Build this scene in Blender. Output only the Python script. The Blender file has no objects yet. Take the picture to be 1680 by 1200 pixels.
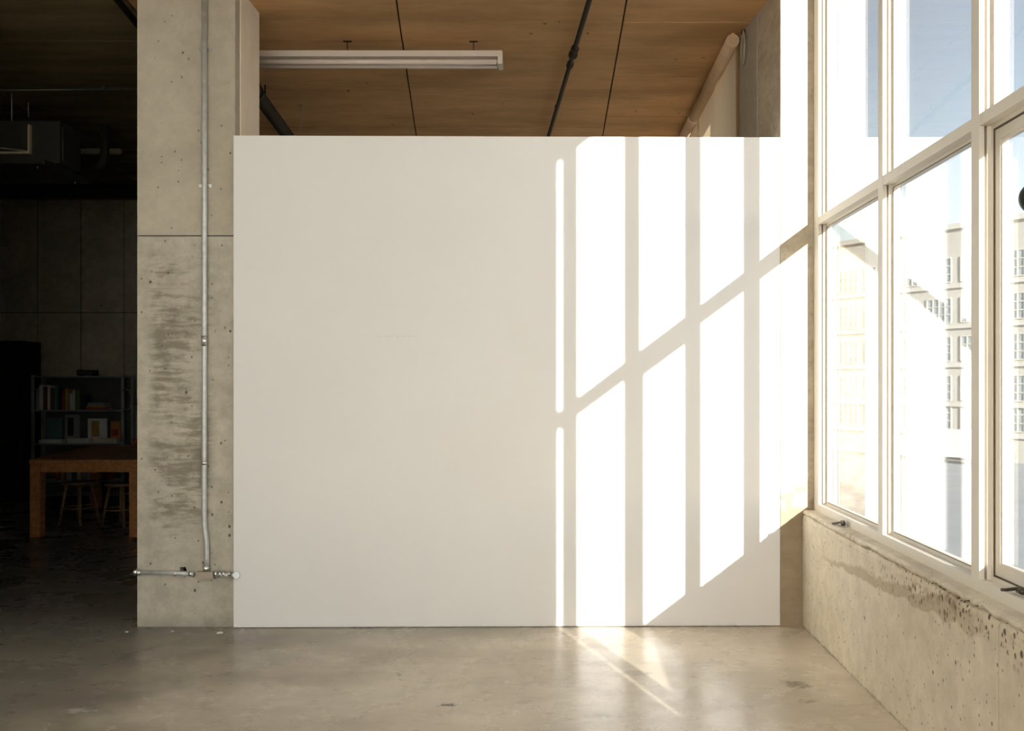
import bpy, bmesh, math, random
from mathutils import Vector, Matrix
random.seed(7)
SC = bpy.context.scene
COL = SC.collection
PI = math.pi

# ------------------------------------------------------------------ camera
cam_d = bpy.data.cameras.new('camera')
cam = bpy.data.objects.new('camera', cam_d); COL.objects.link(cam)
cam.location = (0, 0, 1.52)
cam.rotation_euler = (PI/2, 0, 0)
cam_d.sensor_width = 36.0
cam_d.lens = 35.0
cam_d.shift_x = -77/1680
cam_d.shift_y = 29/1680
cam_d.clip_end = 500
SC.camera = cam

# ------------------------------------------------------------------ sky, sun, exposure
SUN = Vector((-0.33, 1.0, -0.2475)).normalized()
world = bpy.data.worlds.new('sky'); SC.world = world; world.use_nodes = True
wn = world.node_tree.nodes; wl = world.node_tree.links
wn.clear()
sky = wn.new('ShaderNodeTexSky'); sky.sky_type = 'NISHITA'
sky.sun_disc = False
sky.sun_elevation = math.asin(-SUN.z)
sky.sun_rotation = math.atan2(-SUN.x, -SUN.y)
sky.air_density = 1.0; sky.dust_density = 0.6; sky.ozone_density = 1.0
hsv = wn.new('ShaderNodeHueSaturation'); hsv.inputs['Saturation'].default_value = 0.6
bgn = wn.new('ShaderNodeBackground'); bgn.inputs['Strength'].default_value = 0.17
out = wn.new('ShaderNodeOutputWorld')
wl.new(sky.outputs[0], hsv.inputs['Color']); wl.new(hsv.outputs[0], bgn.inputs['Color']); wl.new(bgn.outputs[0], out.inputs[0])

sd = bpy.data.lights.new('sun', 'SUN'); sd.energy = 13.0; sd.color = (1.0, 0.972, 0.935); sd.angle = math.radians(0.4)
sun = bpy.data.objects.new('sun', sd); COL.objects.link(sun)
sun.rotation_euler = SUN.to_track_quat('-Z', 'Y').to_euler()
sun.location = (6, -14, 8)

SC.view_settings.view_transform = 'Standard'
SC.view_settings.look = 'None'
SC.view_settings.gamma = 1.0
SC.view_settings.use_curve_mapping = False
SC.view_settings.exposure = 0.62
try:
    SC.cycles.max_bounces = 16; SC.cycles.diffuse_bounces = 10; SC.cycles.glossy_bounces = 6
    SC.cycles.transparent_max_bounces = 24; SC.cycles.transmission_bounces = 8
    SC.cycles.sample_clamp_indirect = 6.0
    SC.cycles.caustics_reflective = False; SC.cycles.caustics_refractive = False
except Exception:
    pass

# ------------------------------------------------------------------ material helpers
def newmat(name):
    m = bpy.data.materials.new(name); m.use_nodes = True
    nt = m.node_tree; b = nt.nodes['Principled BSDF']
    return m, nt, b

def N(nt, t, **kw):
    n = nt.nodes.new(t)
    for k, v in kw.items():
        setattr(n, k, v)
    return n

def S(n, **kw):
    for k, v in kw.items():
        n.inputs[k].default_value = v
    return n

def plain(name, col, rough=0.5, metal=0.0, var=0.08, scale=8.0, bump=0.0, spec=0.5):
    m, nt, b = newmat(name)
    g = N(nt, 'ShaderNodeNewGeometry')
    no = N(nt, 'ShaderNodeTexNoise'); S(no, Scale=scale, Detail=4.0)
    nt.links.new(g.outputs['Position'], no.inputs['Vector'])
    rp = N(nt, 'ShaderNodeValToRGB')
    rp.color_ramp.elements[0].position = 0.3; rp.color_ramp.elements[1].position = 0.7
    rp.color_ramp.elements[0].color = tuple(c*(1-var) for c in col[:3]) + (1,)
    rp.color_ramp.elements[1].color = tuple(min(1, c*(1+var)) for c in col[:3]) + (1,)
    nt.links.new(no.outputs['Fac'], rp.inputs['Fac']); nt.links.new(rp.outputs[0], b.inputs['Base Color'])
    b.inputs['Roughness'].default_value = rough; b.inputs['Metallic'].default_value = metal
    b.inputs['Specular IOR Level'].default_value = spec
    if bump:
        bp = N(nt, 'ShaderNodeBump'); S(bp, Strength=bump, Distance=0.004)
        nt.links.new(no.outputs['Fac'], bp.inputs['Height']); nt.links.new(bp.outputs[0], b.inputs['Normal'])
    return m

def math_(nt, op, a, b=None, clamp=False):
    n = N(nt, 'ShaderNodeMath', operation=op, use_clamp=clamp)
    for i, v in enumerate((a, b)):
        if v is None: continue
        if isinstance(v, (int, float)): n.inputs[i].default_value = v
        else: nt.links.new(v, n.inputs[i])
    return n.outputs[0]

def mapr(nt, v, a, b, c=0.0, d=1.0):
    n = N(nt, 'ShaderNodeMapRange', clamp=True, interpolation_type='SMOOTHSTEP')
    nt.links.new(v, n.inputs['Value'])
    n.inputs['From Min'].default_value = a; n.inputs['From Max'].default_value = b
    n.inputs['To Min'].default_value = c; n.inputs['To Max'].default_value = d
    return n.outputs['Result']

def mixc(nt, fac, a, b, blend='MIX'):
    n = N(nt, 'ShaderNodeMix', data_type='RGBA', blend_type=blend)
    if isinstance(fac, (int, float)): n.inputs[0].default_value = fac
    else: nt.links.new(fac, n.inputs[0])
    for i, v in ((6, a), (7, b)):
        if isinstance(v, tuple): n.inputs[i].default_value = v if len(v) == 4 else v + (1,)
        else: nt.links.new(v, n.inputs[i])
    return n.outputs[2]

def noise(nt, vec, scale, detail=5.0, rough=0.55, stretch=None):
    if stretch:
        mp = N(nt, 'ShaderNodeMapping'); mp.inputs['Scale'].default_value = stretch
        nt.links.new(vec, mp.inputs['Vector']); vec = mp.outputs[0]
    n = N(nt, 'ShaderNodeTexNoise'); S(n, Scale=scale, Detail=detail, Roughness=rough)
    nt.links.new(vec, n.inputs['Vector'])
    return n.outputs['Fac']

def holes(nt, vec, scale, keep, size, stretch=(1, 1, .8)):
    mp = N(nt, 'ShaderNodeMapping'); mp.inputs['Scale'].default_value = stretch
    nt.links.new(vec, mp.inputs['Vector'])
    # wobble
    v = N(nt, 'ShaderNodeTexVoronoi', feature='F1'); S(v, Scale=scale, Randomness=1.0)
    nt.links.new(mp.outputs[0], v.inputs['Vector'])
    sx = N(nt, 'ShaderNodeSeparateColor'); nt.links.new(v.outputs['Color'], sx.inputs[0])
    k = math_(nt, 'LESS_THAN', sx.outputs[0], keep)
    rad = math_(nt, 'MULTIPLY', sx.outputs[1], size)
    rad2 = math_(nt, 'MULTIPLY', math_(nt, 'ADD', rad, size*0.25), k)
    d = math_(nt, 'SUBTRACT', rad2, v.outputs['Distance'])
    return mapr(nt, d, 0.0, size*0.3)

def concrete(name, light, dark, streak=None, hole=0.25, hsize=0.16, hscale=24.0, rough=0.85, bump=0.35, extra=None, cloud=1.3, contrast=(0.35, 0.68), fine=0.25, tiny=0.0):
    m, nt, b = newmat(name)
    g = N(nt, 'ShaderNodeNewGeometry'); P = g.outputs['Position']
    cl = noise(nt, P, cloud, 6.0, 0.6, streak)
    base = mixc(nt, mapr(nt, cl, contrast[0], contrast[1]), dark, light)
    sp = noise(nt, P, 38.0, 4.0, 0.7)
    sp2 = noise(nt, P, 11.0, 6.0, 0.68, streak)
    base = mixc(nt, fine, base, mixc(nt, mapr(nt, sp2, 0.32, 0.68), tuple(c*0.62 for c in dark), tuple(min(1, c*1.15) for c in light)))
    base = mixc(nt, fine*0.3, base, mixc(nt, mapr(nt, sp, 0.3, 0.7), tuple(c*0.7 for c in dark), light))
    hg = None
    if extra:
        base = extra(nt, P, base)
    hh = holes(nt, P, hscale, hole, hsize)
    if tiny: hh = math_(nt, 'MAXIMUM', hh, math_(nt, 'MULTIPLY', holes(nt, P, 48.0, tiny, 0.26), 0.8))
    base = mixc(nt, math_(nt, 'MULTIPLY', hh, 0.85), base, tuple(c*0.18 for c in dark))
    nt.links.new(base, b.inputs['Base Color'])
    b.inputs['Roughness'].default_value = rough
    b.inputs['Specular IOR Level'].default_value = 0.3
    ht = math_(nt, 'SUBTRACT', math_(nt, 'MULTIPLY', sp, 0.35), math_(nt, 'MULTIPLY', hh, 1.0))
    bp = N(nt, 'ShaderNodeBump'); S(bp, Strength=bump, Distance=0.006)
    nt.links.new(ht, bp.inputs['Height']); nt.links.new(bp.outputs[0], b.inputs['Normal'])
    return m

def sep(nt, P):
    s = N(nt, 'ShaderNodeSeparateXYZ'); nt.links.new(P, s.inputs[0]); return s.outputs

# ---- column: horizontally streaked stain in the lower lift
def column_extra(nt, P, base):
    s = sep(nt, P)
    n1 = noise(nt, P, 2.3, 7.0, 0.66, (1.1, 1.0, 1.5))
    n2 = noise(nt, P, 9.0, 6.0, 0.75, (0.4, 1.0, 3.0))
    f = math_(nt, 'ADD', math_(nt, 'MULTIPLY', n1, 0.65), math_(nt, 'MULTIPLY', n2, 0.45))
    f = mapr(nt, f, 0.515, 0.64)
    zlo = mapr(nt, s[2], 0.25, 0.8); zhi = mapr(nt, s[2], 2.40, 2.25)
    xm = math_(nt, 'MULTIPLY', mapr(nt, s[0], -2.60, -2.50), mapr(nt, s[0], -2.12, -2.22))
    f = math_(nt, 'MULTIPLY', math_(nt, 'MULTIPLY', f, zlo), math_(nt, 'MULTIPLY', zhi, xm))
    base = mixc(nt, math_(nt, 'MULTIPLY', f, 0.75), base, (0.19, 0.16, 0.115))
    # darker grey skirt at the foot
    n3 = noise(nt, P, 16.0, 4.0, 0.7)
    foot = mapr(nt, math_(nt, 'ADD', s[2], math_(nt, 'MULTIPLY', n3, 0.12)), 0.16, 0.05)
    base = mixc(nt, math_(nt, 'MULTIPLY', foot, 0.35), base, (0.16, 0.155, 0.14))
    return base

# ---- low window wall: brown wedge of old mortar, honeycombed top
def lowwall_extra(nt, P, base):
    s = sep(nt, P)
    n = noise(nt, P, 4.0, 4.0, 0.5)
    nn = math_(nt, 'MULTIPLY', math_(nt, 'SUBTRACT', n, 0.5), 0.16)
    z = math_(nt, 'ADD', s[2], nn)
    dy = math_(nt, 'SUBTRACT', 5.3, s[1])
    lo = math_(nt, 'ADD', 0.52, math_(nt, 'MULTIPLY', dy, 0.05))
    hi = math_(nt, 'ADD', 0.555, math_(nt, 'MULTIPLY', dy, 0.085))
    a = mapr(nt, math_(nt, 'SUBTRACT', z, lo), -0.006, 0.006)
    c = mapr(nt, math_(nt, 'SUBTRACT', hi, z), -0.006, 0.010)
    ym = math_(nt, 'MULTIPLY', mapr(nt, s[1], 3.35, 3.9), mapr(nt, s[1], 6.0, 5.4))
    f = math_(nt, 'MULTIPLY', math_(nt, 'MULTIPLY', a, c), ym)
    base = mixc(nt, math_(nt, 'MULTIPLY', f, 0.62), base, (0.40, 0.31, 0.20))
    # honeycomb pits below the sill, growing towards the near end
    h = holes(nt, P, 40.0, 0.85, 0.45)
    top = math_(nt, 'MULTIPLY', mapr(nt, z, 0.52, 0.66), mapr(nt, s[1], 5.3, 3.9))
    base = mixc(nt, math_(nt, 'MULTIPLY', math_(nt, 'MULTIPLY', h, top), 0.9), base, (0.09, 0.065, 0.04))
    d2 = noise(nt, P, 7.0, 6.0, 0.75)
    dirt = math_(nt, 'MULTIPLY', mapr(nt, d2, 0.50, 0.68), top)
    base = mixc(nt, math_(nt, 'MULTIPLY', dirt, 0.75), base, (0.20, 0.145, 0.085))
    # darker brown along the foot
    n3 = noise(nt, P, 20.0, 4.0, 0.7)
    foot = mapr(nt, math_(nt, 'ADD', s[2], math_(nt, 'MULTIPLY', n3, 0.05)), 0.045, 0.02)
    base = mixc(nt, math_(nt, 'MULTIPLY', foot, 0.7), base, (0.16, 0.11, 0.06))
    return base

MAT = {}
MAT['column'] = concrete('weathered_concrete', (0.58, 0.54, 0.45), (0.47, 0.435, 0.355), hole=0.16, hsize=0.16, hscale=18, fine=0.36, tiny=0.10, extra=column_extra)
MAT['column_smooth'] = concrete('smooth_concrete', (0.56, 0.51, 0.41), (0.47, 0.42, 0.335), hole=0.16, hsize=0.16, hscale=17, tiny=0.10, fine=0.2, bump=0.2)
MAT['lowwall'] = concrete('pitted_concrete', (0.74, 0.66, 0.52), (0.65, 0.57, 0.43), hole=0.38, hsize=0.17, hscale=22, fine=0.25, tiny=0.22, extra=lowwall_extra)
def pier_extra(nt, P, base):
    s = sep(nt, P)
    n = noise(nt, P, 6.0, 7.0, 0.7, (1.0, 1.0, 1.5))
    low_brown = mapr(nt, math_(nt, 'SUBTRACT', s[2], math_(nt, 'MULTIPLY', n, 0.9)), 0.50, 0.25)     # ragged rust-brown patch, denser towards the bottom
    base = mixc(nt, math_(nt, 'MULTIPLY', low_brown, 0.62), base, (0.24, 0.165, 0.09))
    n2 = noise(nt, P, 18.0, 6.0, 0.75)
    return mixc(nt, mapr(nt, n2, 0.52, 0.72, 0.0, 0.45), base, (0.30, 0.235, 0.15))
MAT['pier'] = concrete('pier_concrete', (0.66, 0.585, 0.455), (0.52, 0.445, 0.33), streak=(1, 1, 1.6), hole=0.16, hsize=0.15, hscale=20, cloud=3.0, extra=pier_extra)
MAT['plaster_sill'] = concrete('crumbling_plaster', (0.72, 0.66, 0.54), (0.58, 0.50, 0.38), hole=0.25, hsize=0.2, hscale=40, bump=0.6)
MAT['ceiling'] = concrete('board_formed_concrete', (0.78, 0.48, 0.23), (0.52, 0.31, 0.145), streak=(0.5, 1.5, 1), hole=0.06, hsize=0.16, hscale=10, cloud=1.6, contrast=(0.3, 0.7), fine=0.12, bump=0.15)
MAT['ceiling_shaded'] = concrete('shaded_board_formed_concrete', (0.27, 0.215, 0.10), (0.17, 0.13, 0.06), streak=(0.35, 2.2, 1), hole=0.06, hsize=0.16, hscale=10, cloud=1.6, fine=0.12, bump=0.15)  # darker ceiling copy for the left bay, its shade put into the colour
MAT['skim'] = plain('lit_skim_plaster', (0.90, 0.80, 0.665), 0.8, var=0.06, scale=5)  # light on the column side is put into this pale colour
MAT['groove'] = plain('dark_joint', (0.05, 0.04, 0.03), 0.9)
MAT['backwall'] = concrete('formwork_concrete', (0.62, 0.57, 0.43), (0.42, 0.38, 0.28), hole=0.05, cloud=1.0)
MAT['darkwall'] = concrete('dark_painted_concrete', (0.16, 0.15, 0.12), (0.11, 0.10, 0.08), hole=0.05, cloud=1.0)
MAT['roomwall'] = plain('white_bounce_paint', (0.86, 0.85, 0.825), 0.8, var=0.03, scale=1.5)  # white for unseen walls and ceiling so they bounce light

def paint_white():
    m, nt, b = newmat('flat_white_wall_paint')
    g = N(nt, 'ShaderNodeNewGeometry'); P = g.outputs['Position']
    s = sep(nt, P)
    n = noise(nt, P, 1.1, 3.0, 0.5)
    c = mixc(nt, mapr(nt, n, 0.35, 0.65), (0.845, 0.84, 0.825), (0.865, 0.86, 0.845))
    # faint pencil-thin scuff
    n2 = noise(nt, P, 14.0, 3.0, 0.6, (3.0, 1, 1))
    sc = math_(nt, 'MULTIPLY', math_(nt, 'MULTIPLY', mapr(nt, s[2], 1.806, 1.810), mapr(nt, s[2], 1.816, 1.812)),
               math_(nt, 'MULTIPLY', mapr(nt, s[0], -1.25, -1.22), mapr(nt, s[0], -0.86, -0.92)))
    c = mixc(nt, math_(nt, 'MULTIPLY', sc, mapr(nt, n2, 0.45, 0.6, 0.0, 0.25)), c, (0.45, 0.44, 0.42))
    # thin shadow line along the foot, painted into the colour
    n3 = noise(nt, P, 22.0, 4.0, 0.7)
    foot = mapr(nt, math_(nt, 'ADD', s[2], math_(nt, 'MULTIPLY', n3, 0.02)), 0.022, 0.010)
    c = mixc(nt, math_(nt, 'MULTIPLY', foot, 0.45), c, (0.35, 0.32, 0.27))
    nt.links.new(c, b.inputs['Base Color'])
    b.inputs['Roughness'].default_value = 0.75; b.inputs['Specular IOR Level'].default_value = 0.25
    return m
MAT['paint'] = paint_white()

def floor_mat():
    m, nt, b = newmat('polished_concrete_floor')
    g = N(nt, 'ShaderNodeNewGeometry'); P = g.outputs['Position']
    s = sep(nt, P)
    cl = noise(nt, P, 0.8, 5.0, 0.5)
    base = mixc(nt, mapr(nt, cl, 0.30, 0.72), (0.47, 0.395, 0.295), (0.64, 0.555, 0.43))
    w = noise(nt, P, 2.2, 9.0, 0.62, (0.55, 1.0, 1.0))
    base = mixc(nt, mapr(nt, w, 0.42, 0.80, 0.0, 0.60), base, (0.30, 0.265, 0.205))
    w2 = noise(nt, P, 5.0, 9.0, 0.66, (0.5, 1.0, 1.0))
    base = mixc(nt, mapr(nt, w2, 0.45, 0.80, 0.0, 0.45), base, (0.74, 0.66, 0.53))
    w3 = noise(nt, P, 24.0, 6.0, 0.7, (0.4, 1.0, 1.0))
    base = mixc(nt, mapr(nt, w3, 0.50, 0.75, 0.0, 0.40), base, (0.27, 0.235, 0.18))
    # worn, stained ground towards the left, with falloff of light painted in
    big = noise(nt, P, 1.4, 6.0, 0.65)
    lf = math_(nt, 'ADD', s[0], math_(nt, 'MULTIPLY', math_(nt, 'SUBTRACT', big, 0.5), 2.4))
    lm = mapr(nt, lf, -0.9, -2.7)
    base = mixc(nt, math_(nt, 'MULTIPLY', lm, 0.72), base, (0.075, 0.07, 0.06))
    lb = math_(nt, 'MULTIPLY', mapr(nt, s[1], 5.9, 6.8), mapr(nt, s[0], -2.4, -2.7))  # unlit bay behind the column: shade put into the floor colour
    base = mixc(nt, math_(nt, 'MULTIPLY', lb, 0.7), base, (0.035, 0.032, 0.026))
    # grey band along the partition foot
    wy = math_(nt, 'ADD', s[1], math_(nt, 'MULTIPLY', math_(nt, 'SUBTRACT', noise(nt, P, 2.5, 5.0, 0.6), 0.5), 0.5))
    hal = math_(nt, 'MULTIPLY', mapr(nt, wy, 5.75, 6.15), mapr(nt, s[0], 0.3, -0.6))
    base = mixc(nt, math_(nt, 'MULTIPLY', hal, 0.35), base, (0.24, 0.235, 0.20))
    # scuffs: small dark marks with torn outlines
    rag = noise(nt, P, 26.0, 5.0, 0.75)
    rg = math_(nt, 'MULTIPLY', math_(nt, 'SUBTRACT', rag, 0.5), 2.6)
    for (x, y, rx, ry, k) in ((-0.52, 4.70, .05, .03, .8), (0.41, 5.22, .09, .05, .35), (0.20, 5.42, .10, .04, .3), (0.22, 4.55, .11, .03, .3), (1.20, 5.02, .07, .06, .6), (1.18, 4.75, .05, .03, .4), (-0.83, 5.18, .012, .035, .7), (-2.22, 4.62, .10, .03, -.5)):
        dx = math_(nt, 'DIVIDE', math_(nt, 'SUBTRACT', s[0], x), rx); dy = math_(nt, 'DIVIDE', math_(nt, 'SUBTRACT', s[1], y), ry)
        r = math_(nt, 'ADD', math_(nt, 'MULTIPLY', dx, dx), math_(nt, 'MULTIPLY', dy, dy))
        mk = mapr(nt, math_(nt, 'ADD', r, math_(nt, 'MULTIPLY', rg, -3.0)), 1.0, 0.2, 0.0, abs(k))
        base = mixc(nt, mk, base, (0.08, 0.065, 0.045) if k > 0 else (0.55, 0.53, 0.48))
    # fine scratches
    sc = noise(nt, P, 60.0, 2.0, 0.5, (0.12, 1.6, 1))
    base = mixc(nt, mapr(nt, sc, 0.62, 0.75, 0.0, 0.25), base, (0.24, 0.20, 0.15))
    nt.links.new(base, b.inputs['Base Color'])
    rn = noise(nt, P, 2.2, 6.0, 0.65)
    nt.links.new(mapr(nt, rn, 0.3, 0.7, 0.20, 0.36), b.inputs['Roughness'])
    b.inputs['Specular IOR Level'].default_value = 0.2
    bp = N(nt, 'ShaderNodeBump'); S(bp, Strength=0.06, Distance=0.01)
    nt.links.new(noise(nt, P, 9.0, 5.0, 0.6), bp.inputs['Height']); nt.links.new(bp.outputs[0], b.inputs['Normal'])
    return m
MAT['floor'] = floor_mat()

MAT['frame'] = plain('cream_window_enamel', (0.74, 0.69, 0.60), 0.6, var=0.03, scale=6)
MAT['rubber'] = plain('brown_gasket', (0.12, 0.085, 0.055), 0.7)
MAT['steel'] = plain('galvanised_steel', (0.60, 0.61, 0.60), 0.5, 0.55, var=0.12, scale=30)
MAT['brass'] = plain('putty_box_paint', (0.42, 0.36, 0.28), 0.5, var=0.06)
MAT['fitting'] = plain('bright_fitting', (0.78, 0.78, 0.76), 0.2, 1.0)
MAT['latch'] = plain('dark_bronze', (0.07, 0.055, 0.04), 0.4, 0.6)
MAT['pipe_black'] = plain('black_iron_pipe', (0.03, 0.024, 0.017), 0.65, 0.0, spec=0.2)
MAT['lamp_white'] = plain('white_lamp_enamel', (0.80, 0.74, 0.66), 0.35, var=0.02)
MAT['roller'] = plain('tan_roller_cloth', (0.66, 0.47, 0.29), 0.8)
MAT['tube'] = plain('unlit_tube_glass', (0.82, 0.72, 0.64), 0.2, var=0.02)
MAT['black'] = plain('matt_black', (0.012, 0.013, 0.011), 0.8, spec=0.2)
MAT['hvac'] = plain('dull_sheet_metal', (0.10, 0.10, 0.085), 0.4, 0.5)
MAT['hvac_lit'] = plain('lit_sheet_metal', (0.85, 0.70, 0.48), 0.4, 0.0)  # bright copy of the sheet metal, catch of light put into colour
MAT['lagging'] = plain('pale_pipe_lagging', (0.42, 0.38, 0.27), 0.7)
MAT['shelf'] = plain('grey_shelf_enamel', (0.30, 0.33, 0.31), 0.45)
MAT['shelfback'] = plain('dark_shelf_back', (0.09, 0.09, 0.075), 0.7)
MAT['ply'] = plain('grey_plaster_chip', (0.75, 0.73, 0.68), 0.9)
MAT['asphalt'] = plain('pale_asphalt', (0.20, 0.22, 0.24), 0.9, var=0.15, scale=0.5)
MAT['ball'] = plain('dark_green_glass', (0.012, 0.020, 0.014), 0.5)
MAT['facade'] = plain('cream_facade', (0.42, 0.40, 0.35), 0.8, var=0.05, scale=0.2)
MAT['facade_band'] = plain('pale_facade_band', (0.48, 0.46, 0.41), 0.8)
MAT['facade_glass'] = plain('far_window_glass', (0.27, 0.31, 0.31), 0.6, var=0.3, scale=0.4)
MAT['van'] = plain('white_van_paint', (0.6, 0.6, 0.6), 0.25)
MAT['tyre'] = plain('tyre_rubber', (0.03, 0.03, 0.03), 0.8)

def wood(name, c1, c2, axis=1):
    m, nt, b = newmat(name)
    g = N(nt, 'ShaderNodeNewGeometry')
    st = [14, 14, 14]; st[axis] = 1.2
    f = noise(nt, g.outputs['Position'], 2.0, 6.0, 0.6, tuple(st))
    nt.links.new(mixc(nt, mapr(nt, f, 0.35, 0.65), c1, c2), b.inputs['Base Color'])
    b.inputs['Roughness'].default_value = 0.45
    return m
MAT['table'] = wood('orange_stained_wood', (0.36, 0.16, 0.05), (0.50, 0.24, 0.08))
MAT['stool'] = wood('brown_stained_wood', (0.16, 0.09, 0.04), (0.22, 0.13, 0.06), 0)

def glass_mat():
    m = bpy.data.materials.new('window_glass'); m.use_nodes = True
    nt = m.node_tree; nt.nodes.clear()
    o = N(nt, 'ShaderNodeOutputMaterial')
    tr = N(nt, 'ShaderNodeBsdfTransparent'); tr.inputs['Color'].default_value = (0.97, 0.975, 0.97, 1)
    gl = N(nt, 'ShaderNodeBsdfGlossy'); gl.inputs['Roughness'].default_value = 0.0; gl.inputs['Color'].default_value = (1, 1, 1, 1)
    lw = N(nt, 'ShaderNodeLayerWeight'); lw.inputs['Blend'].default_value = 0.5
    p5 = math_(nt, 'POWER', lw.outputs['Facing'], 4.0)
    f = math_(nt, 'ADD', math_(nt, 'MULTIPLY', p5, 0.93), 0.06, True)
    mx = N(nt, 'ShaderNodeMixShader')
    nt.links.new(f, mx.inputs[0]); nt.links.new(tr.outputs[0], mx.inputs[1]); nt.links.new(gl.outputs[0], mx.inputs[2])
    nt.links.new(mx.outputs[0], o.inputs[0])
    return m
MAT['glass'] = glass_mat()

def blind_mat(name, col, tcol, k):
    m = bpy.data.materials.new(name); m.use_nodes = True
    nt = m.node_tree; nt.nodes.clear()
    o = N(nt, 'ShaderNodeOutputMaterial')
    d = N(nt, 'ShaderNodeBsdfDiffuse'); d.inputs['Color'].default_value = col + (1,)
    t = N(nt, 'ShaderNodeBsdfTranslucent'); t.inputs['Color'].default_value = tcol + (1,)
    mx = N(nt, 'ShaderNodeMixShader'); mx.inputs[0].default_value = k
    g = N(nt, 'ShaderNodeNewGeometry')
    nz = noise(nt, g.outputs['Position'], 3.0, 3.0, 0.5, (1, 2.0, 0.3))
    nt.links.new(mixc(nt, mapr(nt, nz, 0.3, 0.7), tuple(c*0.92 for c in tcol), tcol), t.inputs['Color'])
    nt.links.new(d.outputs[0], mx.inputs[1]); nt.links.new(t.outputs[0], mx.inputs[2]); nt.links.new(mx.outputs[0], o.inputs[0])
    return m
MAT['blind'] = blind_mat('cream_blind_fabric', (0.76, 0.62, 0.43), (0.85, 0.65, 0.42), 0.5)
MAT['blind_w'] = blind_mat('fill_blind_fabric', (0.9, 0.895, 0.88), (0.96, 0.955, 0.94), 0.9)  # fabric of the added blinds that fill the room with light

# ------------------------------------------------------------------ mesh helpers
def box(bm, x0, x1, y0, y1, z0, z1, mi=0):
    vs = [bm.verts.new((x, y, z)) for x in (x0, x1) for y in (y0, y1) for z in (z0, z1)]
    fs = [(0, 1, 3, 2), (4, 6, 7, 5), (0, 4, 5, 1), (2, 3, 7, 6), (0, 2, 6, 4), (1, 5, 7, 3)]
    for f in fs:
        bm.faces.new([vs[i] for i in f]).material_index = mi

def prism(bm, pts, z0, z1):
    """pts counter-clockwise in plan"""
    a = [bm.verts.new((p[0], p[1], z0)) for p in pts]; b = [bm.verts.new((p[0], p[1], z1)) for p in pts]
    n = len(pts)
    bm.faces.new(list(reversed(a))); bm.faces.new(b)
    for i in range(n):
        bm.faces.new((a[i], a[(i+1) % n], b[(i+1) % n], b[i]))

def tube(bm, pts, r, seg=12, caps=True):
    pts = [Vector(p) for p in pts]
    rr = r if isinstance(r, (list, tuple)) else [r]*len(pts)
    rings = []
    up = None
    for i, p in enumerate(pts):
        if i == 0: t = pts[1]-pts[0]
        elif i == len(pts)-1: t = pts[-1]-pts[-2]
        else: t = (pts[i+1]-p).normalized() + (p-pts[i-1]).normalized()
        t.normalize()
        if up is None:
            up = Vector((0, 0, 1)) if abs(t.z) < 0.9 else Vector((1, 0, 0))
        u = t.cross(up).normalized(); v = u.cross(t).normalized(); up = v
        rings.append([bm.verts.new(p + u*math.cos(2*PI*k/seg)*rr[i] + v*math.sin(2*PI*k/seg)*rr[i]) for k in range(seg)])
    for a, b in zip(rings, rings[1:]):
        for k in range(seg):
            f = bm.faces.new((a[k], a[(k+1) % seg], b[(k+1) % seg], b[k])); f.smooth = True
    if caps:
        bm.faces.new(list(reversed(rings[0]))); bm.faces.new(rings[-1])

def torus(bm, c, R, r, axis='x', seg=20, s2=8, sz=1.0):
    rings = []
    for i in range(seg):
        a = 2*PI*i/seg; ring = []
        for k in range(s2):
            b = 2*PI*k/s2
            rad = R + r*math.cos(b); h = r*math.sin(b)
            u, v = rad*math.cos(a), rad*math.sin(a)*sz
            if axis == 'x': p = (h, u, v)
            elif axis == 'y': p = (u, h, v)
            else: p = (u, v, h)
            ring.append(bm.verts.new((c[0]+p[0], c[1]+p[1], c[2]+p[2])))
        rings.append(ring)
    for i in range(seg):
        A, B = rings[i], rings[(i+1) % seg]
        for k in range(s2):
            f = bm.faces.new((A[k], B[k], B[(k+1) % s2], A[(k+1) % s2])); f.smooth = True

def finish(name, bm, mat, parent=None, bevel=0.0, loc=None, segs=2):
    if bevel:
        bmesh.ops.bevel(bm, geom=[e for e in bm.edges if len(e.link_faces) == 2 and e.calc_face_angle(0) > 0.6], offset=bevel, segments=segs, affect='EDGES', clamp_overlap=True)
    bmesh.ops.recalc_face_normals(bm, faces=bm.faces)
    me = bpy.data.meshes.new(name); bm.to_mesh(me); bm.free()
    mats = mat if isinstance(mat, (list, tuple)) else [mat]
    for k in mats: me.materials.append(MAT[k] if isinstance(k, str) else k)
    o = bpy.data.objects.new(name, me); COL.objects.link(o)
    if parent is not None: o.parent = parent
    if loc is not None: o.location = loc
    return o

def boxes(name, mat, bl, parent=None, bevel=0.0, loc=None):
    bm = bmesh.new()
    for b in bl: box(bm, *b)
    return finish(name, bm, mat, parent, bevel, loc)

def tubes(name, mat, tl, parent=None, seg=12):
    bm = bmesh.new()
    for pts, r in tl: tube(bm, pts, r, seg)
    return finish(name, bm, mat, parent)

def thing(name, label, cat, loc=(0, 0, 0), group=None, rz=0.0):
    o = bpy.data.objects.new(name, None); COL.objects.link(o)
    o.empty_display_size = 0.1
    o.location = loc; o.rotation_euler = (0, 0, rz)
    return tag(o, label, cat, group)

def tag(o, label, cat, group=None):
    o['label'] = label; o['category'] = cat
    if group: o['group'] = group
    return o

def struct(o, label=None, cat=None):
    o['kind'] = 'structure'
    if label: o['label'] = label
    if cat: o['category'] = cat
    return o

def sempty(name, label, cat, loc=(0, 0, 0)):
    o = bpy.data.objects.new(name, None); COL.objects.link(o); o.location = loc; o.empty_display_size = 0.1
    return struct(o, label, cat)

def copy_tree(o, parent=None):
    c = o.copy(); COL.objects.link(c); c.parent = parent
    for ch in list(o.children): copy_tree(ch, c)
    return c

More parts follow.
